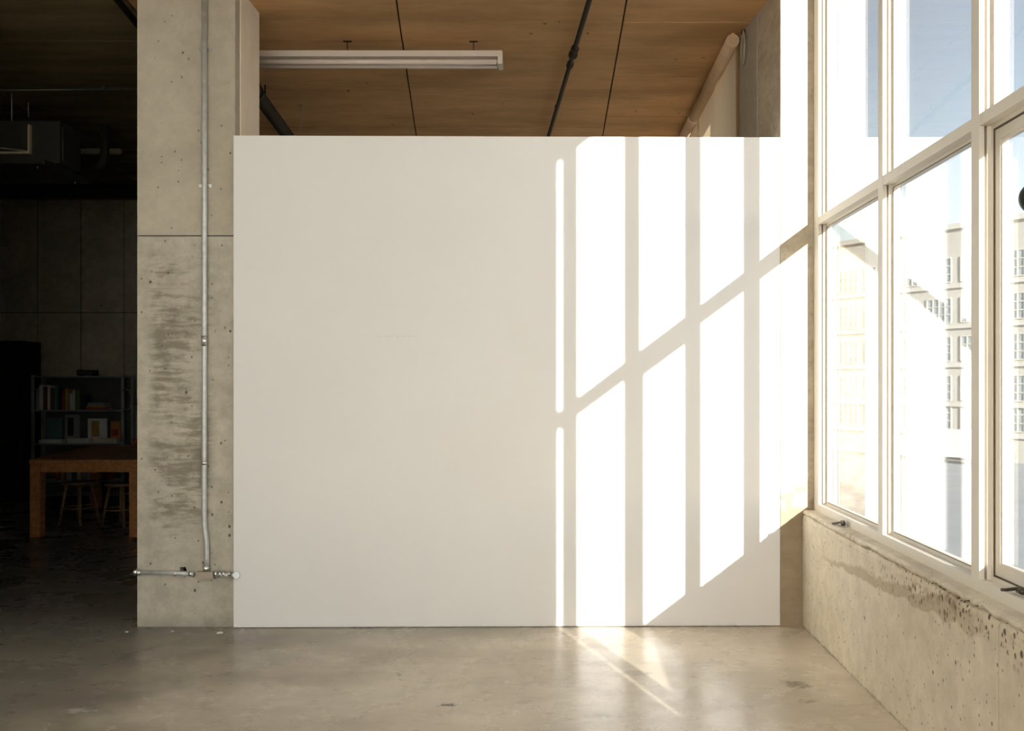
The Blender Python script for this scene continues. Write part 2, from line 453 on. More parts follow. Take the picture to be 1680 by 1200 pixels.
# ================================================================== STRUCTURE
XL, XF = 1.52, 1.59            # low wall face, window frame face
CZ = 4.01                      # ceiling underside
SILL = 0.73
YB = 13.5                      # back wall
X0, X1 = -8.2, 1.68
Y0 = -4.6

# floor
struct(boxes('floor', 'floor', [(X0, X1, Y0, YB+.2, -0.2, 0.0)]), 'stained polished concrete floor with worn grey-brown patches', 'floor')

# ceiling: slab and its formwork panels
ceil = struct(boxes('ceiling', 'groove', [(X0, 1.384, Y0-.2, YB+.2, CZ+.015, CZ+.3), (1.384, X1, Y0-.2, 1.10, CZ+.015, CZ+.3), (1.384, X1, 1.10, 6.215, 4.27, 4.31+.2), (1.384, X1, 6.215, YB+.2, CZ+.015, CZ+.3)]), 'brown board-formed concrete ceiling with panel seams', 'ceiling')
def seamL(y, k): return -1.056 - 0.107*(y-6.46) - 1.75*k
strips = [(lambda y: 0.44, lambda y: X1, 6.85)]
strips.append((lambda y: seamL(y, 0), lambda y: 0.44, 7.24))
for k in range(4):
    strips.append((lambda y, k=k: seamL(y, k+1), lambda y, k=k: seamL(y, k), 7.24))
G = 0.006
for xa, xb, yo in strips:
    j0 = int((Y0-yo)//1.22)
    for j in range(j0, 7):
        ya, yb = max(Y0, yo+j*1.22), min(YB, yo+(j+1)*1.22)
        if yb-ya < .1: continue
        g = [max(X0, xa(ya))+G, max(X0, xa(yb))+G, xb(yb)-G, xb(ya)-G]
        if xa(0) == 0.44 and ya < 6.2: g[2] = g[3] = 1.384
        if g[3]-g[0] < .1 or g[2]-g[1] < .1: continue
        bm = bmesh.new(); dz = random.uniform(-.004, .003)
        prism(bm, [(g[0], ya+.01), (g[3], ya+.01), (g[2], yb-.01), (g[1], yb-.01)], CZ+dz, CZ+.016)
        finish('ceiling_panel', bm, 'roomwall' if yb < 6.3 else ('ceiling_shaded' if g[3] < -2.5 else 'ceiling'), ceil)  # unseen front panels white for bounce; left panels carry painted shade

# back wall with formwork panels
wb = struct(boxes('wall_back', 'groove', [(X0, X1, YB+.02, YB+.2, 0, CZ+.02)]), 'dark concrete back wall with square formwork seams', 'wall')
pw = 71*YB/1633
xs0 = (62-917)*YB/1633
k = -2
while xs0+k*pw < X1:
    a, b = max(X0, xs0+k*pw), min(X1, xs0+(k+1)*pw)
    if b-a > .05:
        for z0, z1 in ((0, 1.24), (1.24, 2.479), (2.479, CZ)):
            d = random.uniform(0, .006)
            boxes('formwork_panel', 'backwall', [(a+.006, b-.006, YB-d, YB+.025, z0+.005, z1-.005)], wb)
    k += 1
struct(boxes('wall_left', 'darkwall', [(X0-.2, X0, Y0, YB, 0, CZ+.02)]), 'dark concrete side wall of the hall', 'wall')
RW0, RW1 = -3.3, 1.4
struct(boxes('wall_rear', 'roomwall', [(X0, RW0, Y0-.2, Y0, 0, CZ+.02), (RW1, X1, Y0-.2, Y0, 0, CZ+.02), (RW0, RW1, Y0-.2, Y0, 0, .35), (RW0, RW1, Y0-.2, Y0, 3.95, CZ+.02)]), 'unseen wall behind the viewer, white to bounce light', 'wall')  # out of view, kept white to throw light back into the room

struct(boxes('wall_bounce_side', 'roomwall', [(-3.75, -3.6, Y0, 5.7, 0, CZ+.02)]), 'unseen white side wall added left of the viewer to bounce light', 'wall')  # out of view; added to bounce light and screen the dark bay

bm = bmesh.new()
prism(bm, [(-2.62, 6.69), (-2.52, 6.69), (-4.5, YB), (-4.6, YB)], 0, CZ)
struct(finish('wall_light_stop', bm, 'darkwall'), 'hidden wall added behind the column to keep light out of the dark bay', 'wall')  # hidden from view; added to block back-bay light from the left bay

# white partition (very slightly skewed)
bm = bmesh.new()
prism(bm, [(-2.018, 6.175), (1.382, 6.222), (1.382, 6.34), (-2.018, 6.295)], 0.004, 3.057)
struct(finish('wall_partition', bm, 'paint', None, 0.003), 'large plain white partition wall lit by window-shaped sunlight', 'wall')

# window-side low wall with panels and its crumbling sill
wr = struct(boxes('wall_right', 'lowwall', [(XL+.02, X1, Y0, 6.22, 0, SILL-.03), (XL+.02, X1, 7.2, YB, 0, SILL-.03)]), 'low pitted concrete wall below the big window', 'wall')
def rough_panel(y0, y1):
    """panel of the low wall, its face gently uneven and its top edge broken"""
    bm = bmesh.new(); n = max(4, int((y1-y0)/0.03)); rnd = random.Random(int(y0*100)+5)
    rows = []; jag = 0
    for i in range(n+1):
        y = y0+(y1-y0)*i/n
        jag = 0.6*jag + rnd.uniform(-.006, .006)
        zt = SILL-.026+jag
        rows.append([bm.verts.new((XL+dx, y, z)) for dx, z in ((0, 0), (0, .35), (0, zt-.03), (.004+abs(jag)*.4, zt-.008), (.018, zt))] + [bm.verts.new((XL+.03, y, zt)), bm.verts.new((XL+.03, y, 0))])
    for a, b in zip(rows, rows[1:]):
        for k in range(len(a)):
            k2 = (k+1) % len(a)
            bm.faces.new((a[k], a[k2], b[k2], b[k]))
    bm.faces.new(rows[0]); bm.faces.new(rows[-1])
    return finish('concrete_panel', bm, 'lowwall', wr)
for a, b in ((3.444, 6.21), (0.70, 3.438), (-2.1, 0.694), (Y0, -2.106)):
    rough_panel(a, b)

bm = bmesh.new(); rnd = random.Random(11); rows = []; j1 = j2 = 0
n = 330
for i in range(n+1):
    y = 1.0+(6.2-1.0)*i/n
    j1 = .72*j1+rnd.uniform(-.006, .006); j2 = .8*j2+rnd.uniform(-.004, .004)
    chip = .028 if abs(y-3.62) < .012 else (.012 if rnd.random() < .03 else 0)
    xf = XL-.006+abs(j1)*.5+chip
    zb = SILL-.024+j2
    rows.append([bm.verts.new(p) for p in ((xf+.004, y, zb), (xf, y, zb+.010), (xf+.006, y, SILL-.004+j1*.25), (xf+.02, y, SILL), (XF+.08, y, SILL), (XF+.08, y, zb-.002))])
for a, b in zip(rows, rows[1:]):
    for k in range(6):
        bm.faces.new((a[k], a[(k+1) % 6], b[(k+1) % 6], b[k]))
bm.faces.new(rows[0]); bm.faces.new(rows[-1])
struct(finish('trim_1', bm, 'plaster_sill'), 'chipped cream plaster sill with a crumbling edge', 'sill')
struct(boxes('trim_2', 'plaster_sill', [(XL, X1, Y0, 0.98, SILL-.03, SILL), (XL, X1, 7.2, YB, SILL-.03, SILL)]), 'plain plaster sill under the further windows', 'sill')

# right concrete pier beside the partition (slightly skewed fin, two lifts)
pier = sempty('wall_pier', 'concrete pier between the white partition and the window', 'pier', (1.6, 6.2, 0))
def prism_o(name, mat, pts, z0, z1, parent, bevel=0.0):
    bm = bmesh.new(); L = parent.location
    prism(bm, [(p[0]-L.x, p[1]-L.y) for p in pts], z0, z1)
    return finish(name, bm, mat, parent, bevel)
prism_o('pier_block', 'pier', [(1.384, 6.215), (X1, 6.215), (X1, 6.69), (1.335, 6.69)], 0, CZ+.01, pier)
prism_o('pier_block', 'column_smooth', [(1.332, 6.70), (X1, 6.70), (X1, 7.2), (1.283, 7.2)], 0, CZ, pier)
# pier behind the frame
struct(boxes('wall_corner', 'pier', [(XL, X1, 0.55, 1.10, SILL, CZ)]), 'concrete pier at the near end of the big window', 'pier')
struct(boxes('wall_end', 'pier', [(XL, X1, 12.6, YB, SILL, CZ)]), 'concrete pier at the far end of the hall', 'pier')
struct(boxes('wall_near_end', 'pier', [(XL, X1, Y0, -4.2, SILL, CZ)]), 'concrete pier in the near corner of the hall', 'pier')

# ------------------------------------------------------------------ the big window, bay by bay
MZ0, MZ1 = 0.776, 4.215
HZ = 4.27
TZ0, TZ1 = 2.494, 2.540
def mullion_mesh(y0, w, parent, name='mullion'):
    d = .005
    o = boxes(name, 'frame', [(XF, XF+.02, y0, y0+w, MZ0, MZ1), (XF+.03, XF+.078, y0, y0+w, MZ0, MZ1)], parent)
    boxes('gasket', 'rubber', [(XF+.0205, XF+.0295, y0+.028, y0+w-.002, MZ0, MZ1)], o)
    return o

def ring(name, mat, x0, x1, ya, yb, za, zb, w, parent, bevel=0.0):
    return boxes(name, mat, [(x0, x1, ya, ya+w, za, zb), (x0, x1, yb-w, yb, za, zb), (x0, x1, ya+w, yb-w, za, za+w), (x0, x1, ya+w, yb-w, zb-w, zb)], parent, bevel)

def bay(n, ya, yb, mull, label, sash=False):
    w = sempty('window_%d' % n, label, 'window')
    for (y0, ww) in mull: mullion_mesh(y0, ww, w)
    lo = min([ya]+[m[0] for m in mull]); hi = max([yb]+[m[0]+m[1] for m in mull])
    boxes('bottom_rail', 'frame', [(XF, XF+.08, lo, hi, SILL, MZ0)], w, .002)
    boxes('head_rail', 'frame', [(XF, XF+.08, ya, yb, MZ1-.05, HZ)], w)
    boxes('transom', 'frame', [(XF+.002, XF+.077, ya, yb, TZ0, TZ1)], w, .001)
    gx = XF+.058
    for za, zb, nm in ((MZ0, TZ0, 'lower_frame'), (TZ1, MZ1-.05, 'upper_frame')):
        if nm == 'lower_frame' and sash:
            ring('outer_frame', 'frame', XF+.045, XF+.078, ya, yb, za, zb, .016, w)
            s = ring('sash', 'frame', XF+.052, XF+.086, ya+.020, yb-.020, za+.022, zb-.022, .042, w, .002)
            ring('gasket', 'rubber', XF+.047, XF+.060, ya+.016, yb-.016, za+.016, zb-.016, .005, s)
            ring('glazing_bead', 'frame', XF+.056, XF+.075, ya+.060, yb-.060, za+.062, zb-.062, .012, s, .002)
            boxes('lower_pane', 'glass', [(gx+.008, gx+.016, ya+.062, yb-.062, za+.064, zb-.064)], w)
        else:
            ring(nm, 'frame', gx-.010, gx+.018, ya, yb, za, zb, .018, w, .001)
            ring('gasket', 'rubber', gx-.0125, gx-.0095, ya+.0155, yb-.0155, za+.0155, zb-.0155, .003, w)
            boxes(nm.replace('frame', 'pane'), 'glass', [(gx, gx+.008, ya+.017, yb-.017, za+.017, zb-.017)], w)
    return w

MULL = [4.89, 3.767, 2.61, 1.43]; MW = .072
bay(1, MULL[0]+MW, 6.10, [(6.10, .11)], 'cream framed window bay next to the concrete pier')
w2 = bay(2, MULL[1]+MW, MULL[0], [(MULL[0], MW)], 'cream framed window bay in the middle of the view, blue sky in its upper pane')
w3 = bay(3, MULL[2]+MW, MULL[1], [(MULL[1], MW)], 'cream framed window bay at the right edge with an opening sash', sash=True)
bay(4, MULL[3]+MW, MULL[2], [(MULL[2], MW)], 'cream framed window bay nearer than the opening sash')
bay(5, 1.101, MULL[3], [(MULL[3], MW)], 'narrow strip of window beside the near pier')

# further windows: next bay beyond the pier, and unseen bays added behind the viewer as fill light
def plain_window(n, ya, yb, label, cnt):
    w = sempty('window_%d' % n, label, 'window')
    x0, x1 = XF+.01, XF+.08
    st = (yb-ya)/cnt
    for i in range(cnt+1):
        y = ya+st*i
        boxes('mullion', 'frame', [(x0, x1, max(ya, y-.035), min(yb, y+.035), SILL, CZ)], w)
    for i in range(cnt):
        a, b = ya+st*i+.035, ya+st*(i+1)-.035
        boxes('transom', 'frame', [(x0, x1, a, b, TZ0, TZ1)], w)
        boxes('lower_pane', 'glass', [(x0+.04, x0+.048, a, b, SILL, TZ0)], w)
        boxes('upper_pane', 'glass', [(x0+.04, x0+.048, a, b, TZ1, CZ)], w)
    return w
plain_window(6, 7.2, 12.6, 'window beyond the pier behind the roller blinds', 5)
plain_window(7, -4.2, 0.55, 'unseen window added behind the viewer as fill light, with white blinds', 4)

# ================================================================== THINGS
# ---- left column in two lifts
colr = thing('concrete_column', 'square weathered concrete column at the left end of the white partition', 'column', (-2.325, 6.455, 0))
L = colr.location
bm = bmesh.new(); box(bm, -2.63-L.x, -2.02-L.x, 6.21-L.y, 6.69-L.y, 0, 2.436)
low = finish('lower_lift', bm, 'column', colr, .004)
bm = bmesh.new(); box(bm, -2.63-L.x, -2.02-L.x, 6.21-L.y, 6.69-L.y, 2.443, CZ)
finish('upper_lift', bm, 'column_smooth', colr, .004)
boxes('lit_plaster_skim', 'skim', [(-2.0195-L.x, -2.013-L.x, 6.30-L.y, 6.689-L.y, 2.95, CZ-.001)], colr)  # smooth plaster face, lightened in colour for the light it catches
boxes('joint', 'groove', [(-2.626-L.x, -2.024-L.x, 6.214-L.y, 6.686-L.y, 2.43, 2.45)], colr)
# knocked-out hole above the conduit
hx, hz = (302-917)/1633*6.21, 1.52-(936-629)/1633*6.21
bm = bmesh.new()
prism(bm, [(-.026, -.03), (.022, -.03), (.022, .07), (-.026, .07)], -.016, .020)
for v in bm.verts:
    if v.co.x > 0 and v.co.z > 0: v.co.x -= .012
    v.co += Vector((hx-L.x, 6.21-L.y, hz))
cut = finish('cutter', bm, 'groove')
md = low.modifiers.new('cut', 'BOOLEAN'); md.object = cut; md.operation = 'DIFFERENCE'; md.solver = 'EXACT'
cut.location = colr.location
bpy.context.view_layer.update()
dg = bpy.context.evaluated_depsgraph_get()
nm = bpy.data.meshes.new_from_object(low.evaluated_get(dg))
low.modifiers.clear(); low.data = nm
bpy.data.objects.remove(cut)
boxes('hole_shade_back', 'black', [(hx-L.x-.03, hx-L.x+.03, 6.277-L.y, 6.281-L.y, hz-.02, hz+.024)], colr)  # black sheet at the back stands in for the hole's shade

# ---- galvanised conduit on the column
def cx(px, y=6.18): return (px-917)/1633*y
def czz(py, y=6.18): return 1.52-(py-629)/1633*y
yc = 6.188
con = thing('electrical_conduit', 'galvanised steel conduit with a kicked bend running down the column', 'conduit', (cx(337), yc, czz(945)))
def rel(o, pts): return [Vector(p)-o.location for p in pts]
r = .0165
path = [(cx(334.5), yc, CZ-.01), (cx(334.8), yc, 2.6)]
for py, px in ((700, 334.6), (840, 334.4), (858, 334.6), (868, 335.4), (880, 337.0), (892, 338.2), (903, 338.6), (916, 338.4), (934, 337.6)):
    path.append((cx(px), yc, czz(py)))
tubes('riser', 'steel', [(rel(con, path), r)], con, 16)
zc = czz(942)
bx = boxes('junction_box', 'brass', [(-.052, .052, -.024, .020, czz(950)-con.location.z, czz(938)-con.location.z)], con, .010)
boxes('cover_plate', 'brass', [(-.040, .040, -.027, -.023, czz(948.5)-con.location.z, czz(939.5)-con.location.z)], bx, .002)
tubes('feed_pipe', 'steel', [(rel(con, [(cx(222), yc, czz(940)), (cx(290), yc, czz(941)), (cx(318), yc, czz(943.5))]), .0145)], con, 14)
tubes('branch_pipe', 'steel', [(rel(con, [(cx(352), yc, czz(944)), (cx(385), yc, czz(944.5))]), .0125)], con, 14)
for px, ln, rr, nm2 in ((229, 4, .020, 'coupling'), (287, 2, .018, 'coupling'), (313, 5, .019, 'connector'), (354, 4, .021, 'connector'), (361, 3, .019, 'connector'), (367, 3, .020, 'connector'), (376, 3, .017, 'connector')):
    z = czz(942.5 if px > 250 else 940.5)
    tubes(nm2, 'fitting', [(rel(con, [(cx(px-ln/2), yc, z), (cx(px+ln/2), yc, z)]), rr)], con, 8)
tubes('connector', 'fitting', [(rel(con, [(cx(337.6), yc, czz(938)), (cx(337.9), yc, czz(929))]), .022)], con, 8)
tubes('end_elbow', 'fitting', [(rel(con, [(cx(226), yc, czz(940)), (cx(219), yc+.01, czz(940)), (cx(216.5), yc+.03, czz(940)), (cx(216), yc+.075, czz(940))]), .019)], con, 12)
bm = bmesh.new(); torus(bm, (cx(227)-con.location.x, 0, czz(940)-con.location.z), .019, .005, 'x', 16, 6)
finish('lock_ring', bm, 'fitting', con)
tubes('end_cap', 'fitting', [(rel(con, [(cx(382), yc-.005, czz(945)), (cx(390), yc-.035, czz(943))]), .022)], con, 16)
for py in (560, 760):
    tubes('coupling', 'fitting', [(rel(con, [(cx(334.6), yc, czz(py-9 if py < 600 else py-3)), (cx(334.6), yc, czz(py+8 if py < 600 else py+3))]), .0195)], con, 14)
for z in (3.6, 2.75):
    boxes('strap', 'fitting', [(cx(334.6)-con.location.x-.04, cx(334.6)-con.location.x+.04, .0165, .021, z-con.location.z-.01, z-con.location.z+.01)], con)

# ---- plaster crumbs by the column foot
for px, py, sx, lab in ((361, 1040, .020, 'white plaster crumb on the floor in front of the column, largest of the crumbs'),
                        (283, 1037, .010, 'small white plaster crumb on the floor left of the larger crumb'),
                        (208, 1038, .010, 'small white plaster crumb on the dark floor left of the column')):
    d = 1633*1.52/(py-629); x = (px-917)/1633*d
    bm = bmesh.new(); bmesh.ops.create_icosphere(bm, subdivisions=2, radius=1)
    rn = random.Random(px)
    for v in bm.verts:
        k = rn.uniform(.75, 1.2); v.co = Vector((v.co.x*sx*k, v.co.y*sx*.8*k, max(-.2, v.co.z)*sx*.45*k + .2*sx*.45))
    o = finish('plaster_crumb', bm, 'ply', None, 0, (x, d, .0015)); tag(o, lab, 'crumb', 'plaster crumbs')

# ---- suspended fluorescent batten
fy = 7.24
fl = thing('fluorescent_lamp', 'unlit twin-tube white fluorescent batten hung below the concrete ceiling', 'lamp', (-1.55, fy, 3.825))
boxes('housing', 'lamp_white', [(-1.14, 1.14, -.035, .035, .055, .105)], fl, .006)
boxes('reflector', 'lamp_white', [(-1.12, 1.12, -.075, .075, .050, .056)], fl, .001)
for y in (-.045, .045):
    t = tubes('lamp_tube', 'tube', [([(-1.10, y, .018), (1.105, y, .018)], .019)], fl, 14)
    tubes('tube_cap', 'fitting', [([(1.10, y, .018), (1.11, y, .018)], .020)], t, 14)
    tubes('tube_cap', 'fitting', [([(-1.105, y, .018), (-1.08, y, .018)], .020)], t, 14)
for x in (-1.125, 1.125):
    boxes('lamp_holder', 'lamp_white', [(x-.016, x+.016, -.072, .072, -.004, .060)], fl, .004)
for xp in (570, 777):
    x = (xp-917)/1633*fy+1.55
    bm = bmesh.new(); z = .105; i = 0
    top = CZ-3.825
    while z < top-.004:
        torus(bm, (x, 0, z+.010), .0055, .0016, 'x' if i % 2 else 'y', 10, 5, 1.8); z += .0165; i += 1
    finish('hanging_chain', bm, 'pipe_black', fl)
    boxes('ceiling_hook', 'pipe_black', [(x-.03, x+.03, -.012, .012, top-.006, top-.001)], fl)

# ---- iron pipes below the ceiling
pz = CZ-.075
pr = thing('iron_pipe', 'thin black iron pipe with a coupling running under the middle of the ceiling', 'pipe', (.2, 6.2, pz))
def P2(y): return Vector((.2-.085*(y-6.18), y, pz))
tubes('pipe', 'pipe_black', [(rel(pr, [P2(0.5), P2(YB-.02)]), .018)], pr, 12)
for a, b, rr in ((7.18, 7.22, .030), (7.22, 7.34, .024), (7.30, 7.33, .034), (7.52, 7.58, .027)):
    tubes('coupling', 'pipe_black', [(rel(pr, [P2(a), P2(b)]), rr)], pr, 12)
for y in (2.5, 5.2, 8.9, 11.5):
    p = P2(y)
    tubes('hanger', 'pipe_black', [(rel(pr, [p, (p.x, p.y, CZ-.001)]), .006)], pr, 6)
pr2 = thing('iron_pipe', 'black iron pipe under the ceiling seen left of the column', 'pipe', (-2.77, 6.18, pz))
def P3(y): return Vector((-2.77-.128*(y-6.18), y, pz))
tubes('pipe', 'pipe_black', [(rel(pr2, [P3(1), P3(7.9)]), .022)], pr2, 12)
for y in (3.0, 5.5):
    p = P3(y); tubes('hanger', 'pipe_black', [(rel(pr2, [p, (p.x, p.y, CZ-.001)]), .006)], pr2, 6)
dp = thing('drain_pipe', 'thick dark drain pipe under the ceiling just right of the column', 'pipe', (-2.43, 8.08, 3.85))
def P4(y): return Vector((-2.43-.09*(y-8.08), y, 3.84))
tubes('pipe', 'pipe_black', [(rel(dp, [P4(7.50)+Vector((0, -.03, CZ-.002-3.84)), P4(7.50)+Vector((0, -.03, .06)), P4(7.55)+Vector((0, -.03, .015)), P4(7.66), P4(YB-.02)]), .055)], dp, 16)
for y in (7.9, 10.4): tubes('collar', 'pipe_black', [(rel(dp, [P4(y), P4(y+.08)]), .064)], dp, 16)
for y in (8.3, 10.9):
    p = P4(y); tubes('hanger', 'pipe_black', [(rel(dp, [p, (p.x, p.y, CZ-.001)]), .006)], dp, 6)
tc = thing('ceiling_conduit', 'thin pale conduit crossing the dark ceiling left of the column', 'conduit', (-5.4, 8.44, CZ-.03))
tubes('pipe', 'hvac', [([(-2.7, 0, 0), (2.1, -.12, 0)], .011)], tc, 8)
for x in (-1.9, .1, 1.6): boxes('clip', 'hvac', [(x-.012, x+.012, -.03-.024*(x+2.7), .03-.024*(x+2.7), -.014, .029)], tc)
hw = thing('hanging_wire', 'thin wire hanging from the ceiling above the left of the partition', 'wire', (-1.93, 7.6, 3.3))
wx, wy = (493-917)/1633*8.9, 8.9
hw.location = (wx, wy, 3.45)
tubes('wire', 'steel', [([(0, 0, -.3), (0, 0, CZ-.001-3.45)], .003)], hw, 6)
boxes('ceiling_plate', 'fitting', [(-.02, .02, -.02, .02, CZ-.006-3.45, CZ-.001-3.45)], hw)

# ---- cable loop on the pier
cl = thing('cable_loop', 'loop of pale cable hanging high on the shaded side of the pier', 'cable', (1.29, 6.98, 3.84))
bm = bmesh.new(); torus(bm, (-.0, 0, .03), .055, .008, 'x', 28, 8, 2.0)
finish('loop', bm, 'lagging', cl)
boxes('hook', 'latch', [(-.012, .03, -.012, .012, .13, .155)], cl)

# ---- roller blinds
def blind(label, x, ya, yb, z0, zt, fab, group, tuber=.06, r0='lamp_white'):
    b = thing('roller_blind', label, 'blind', (x, (ya+yb)/2, zt), group)
    h = (yb-ya)/2
    tubes('roller', r0, [([(0, -h, 0), (0, h, 0)], tuber)], b, 20)
    bm = bmesh.new(); n = 24; rows = []
    for i in range(n+1):
        y = -h+.02+(2*h-.04)*i/n
        rows.append([bm.verts.new((tuber*.9+.006*math.sin(3.1*i/n*PI)*t + .004*math.sin(i*1.7)*t, y, -(zt-z0)*t)) for t in (0, .25, .5, .75, 1)])
    for a, c in zip(rows, rows[1:]):
        for k in range(4):
            f = bm.faces.new((a[k], c[k], c[k+1], a[k+1])); f.smooth = True
    finish('fabric', bm, fab, b)
    boxes('bottom_bar', r0, [(tuber*.9-.010, tuber*.9+.010, -h+.02, h-.02, -(zt-z0)-.03, -(zt-z0))], b, .003)
    for s in (-1, 1):
        boxes('bracket', r0, [(-.012, .012, s*h-.003, s*h+.012, -.02, CZ-.001-zt if r0 != 'lamp_white' else .06)], b)
    return b
blind('cream roller blind hanging next to the pier above the partition', 1.235, 7.07, 9.10, 3.1, CZ-.055, 'blind', 'cream blinds of the far bay', .048, 'roller')
blind('cream roller blind further from the pier above the partition', 1.235, 9.17, 12.3, 3.1, CZ-.055, 'blind', 'cream blinds of the far bay', .048, 'roller')
blind('wide white roller blind added over the unseen side window behind the viewer', 1.44, -4.35, 0.95, .80, CZ-.07, 'blind_w', 'added white blinds behind the viewer', .045)  # unseen blind, added as a soft fill source

rw = sempty('window_8', 'unseen wide window added behind the viewer as fill light, with a white blind', 'window')  # window and blind out of view, added to fill the room with light
for i in range(4):
    x = RW0+(RW1-RW0)*i/3
    boxes('mullion', 'frame', [(max(RW0, x-.035), min(RW1, x+.035), Y0-.15, Y0-.08, .35, 3.95)], rw)
for i in range(3):
    xa, xb = RW0+(RW1-RW0)*i/3+.035, RW0+(RW1-RW0)*(i+1)/3-.035
    boxes('pane', 'glass', [(xa, xb, Y0-.12, Y0-.112, .35, 3.95)], rw)
rb = blind('wide white roller blind added behind the viewer to glow as fill light', 0, -2.42, 2.42, .30, 3.94, 'blind_w', 'added white blinds behind the viewer', .045)  # added blind, glows with sun as frontal fill
rb.rotation_euler.z = -PI/2; rb.location = ((RW0+RW1)/2, Y0+.10, 3.94)

# ---- window hardware
def hardware(name, label, y, x, z, big):
    t = thing(name, label, 'latch', (x, y, z))
    boxes('base_plate', 'fitting', [(-.012, .012, -.045*big, .045*big, 0, .006)], t, .002)
    tubes('crank_arm', 'latch', [([(-.004, -.035*big, .012), (-.012, .0, .020), (-.03, .035*big, .010), (-.04, .06*big, .006)], .0065)], t, 8)
    bm = bmesh.new(); bmesh.ops.create_uvsphere(bm, u_segments=12, v_segments=8, radius=.014*big)
    for v in bm.verts: v.co += Vector((-.006, -.03*big, .016))
    finish('knob', bm, 'latch', t)
    boxes('bracket', 'latch', [(-.008, .008, -.012*big, .015*big, .004, .03*big)], t, .002)
    return t
hardware('window_latch', 'small dark broken latch lying on the sill below the first bay', 5.50, XF-.022, SILL+.001, 1.0)
hardware('window_operator', 'dark crank operator at the foot of the opening sash at right edge', 3.50, XF+.030, MZ0+.001, .9)

# ---- dark ball hanging on a cord at the right edge
hb = thing('hanging_ball', 'dark green-black ball hanging in the room, cut off by the right edge', 'ball', ((1700-917)/1633*2.0, 2.0, 1.52+304*2.0/1633))
bm = bmesh.new(); bmesh.ops.create_uvsphere(bm, u_segments=32, v_segments=20, radius=.033)
for f in bm.faces: f.smooth = True
finish('globe', bm, 'ball', hb)
tubes('cap', 'latch', [([(0, 0, .030), (0, 0, .042)], .009)], hb, 12)
tubes('cord', 'latch', [([(0, 0, .042), (0, 0, CZ-hb.location.z-.002)], .002)], hb, 6)

# ---- fan coil unit, far left under the ceiling
ac = thing('fan_coil_unit', 'dark sheet metal fan coil unit slung under the ceiling at far left', 'air conditioner', (-5.3, 8.6, 3.36))
xr = -4.26
bm = bmesh.new(); box(bm, -1.6, xr+5.3, -.10, .27, .04, .40)
finish('casing', bm, 'hvac', ac, .006)
boxes('drain_pan', 'hvac', [(-1.75, 1.0, -.30, .52, -.012, .010)], ac, .003)
boxes('pan_lip', 'hvac', [(-1.75, 1.0, -.315, -.300, -.012, .035), (.995, 1.01, -.30, .52, -.012, .03)], ac)
# outlet duct; light on its frame and flare is put into the colour
oy = -.12
boxes('outlet_frame', 'hvac_lit', [(-1.0, .80, oy-.02, oy+.02, .115, .130), (.785, .80, oy-.02, oy+.02, .13, .36)], ac)
bm = bmesh.new()
a = [bm.verts.new(p) for p in ((-1.0, oy-.01, .34), (-1.0, oy-.06, .31), (.765, oy-.01, .135), (.765, oy, .145))]
bm.faces.new(a)
ext = bmesh.ops.extrude_face_region(bm, geom=bm.faces[:])
for v in [g for g in ext['geom'] if isinstance(g, bmesh.types.BMVert)]: v.co.y += .012
finish('deflector_vane', bm, 'hvac_lit', ac)
boxes('service_panel', 'hvac', [(xr+5.3-.001, xr+5.3+.006, -.06, .22, .07, .36)], ac, .002)
tubes('round_duct', 'pipe_black', [([(-1.75, .1, .43), (.2, .1, .45), (.7, .12, .42), (.95, .25, .30)], .07)], ac, 16)
for x in (-1.4, .6):
    for y in (-.05, .22):
        tubes('hanger_rod', 'steel', [([(x, y, .40), (x, y, CZ-.001-3.36)], .005)], ac, 6)
for y in (-.2, .45):
    tubes('pan_bolt', 'fitting', [([(.9, y, -.03), (.9, y, .012)], .008)], ac, 6)
# service pipes behind it
sp_ = thing('refrigerant_pipe', 'black bent pipe dropping beside the fan coil unit', 'pipe', (-4.35, 9.6, 3.5))
pp = [(-4.35-.55, 9.6, 3.59), (-4.50, 9.6, 3.59), (-4.42, 9.6, 3.61), (-4.385, 9.6, 3.66), (-4.38, 9.6, 3.75), (-4.38, 9.6, CZ-.002)]
tubes('pipe', 'pipe_black', [(rel(sp_, pp), .042)], sp_, 14)
lg = thing('lagged_pipe', 'pale lagged horizontal pipe behind the black bent pipe', 'pipe', (-4.4, 10.6, 4.0))
zl = 1.52+(629-247)*10.6/1633
lg.location.z = zl - .1
tubes('pipe', 'lagging', [([(-1.6, 0, .1), (-.28, 0, .1), (-.26, 0, .1)], [.043, .043, .030])], lg, 14)
boxes('hanger', 'pipe_black', [(-.9, -.87, -.05, .05, .05, max(.16, CZ-.001-lg.location.z))], lg)

# ---- black beam at the junction of ceiling and back wall
bmz = thing('steel_beam', 'black steel beam crossing below the ceiling near the back wall', 'beam', (-5.2, 12.5, 3.86))
boxes('web', 'black', [(-3.0, .72, -.006, .006, .0, .148)], bmz)
boxes('flange', 'black', [(-3.0, .72, -.08, .08, .0, .014)], bmz)
boxes('flange', 'black', [(-3.0, .72, -.08, .08, .134, .148)], bmz)

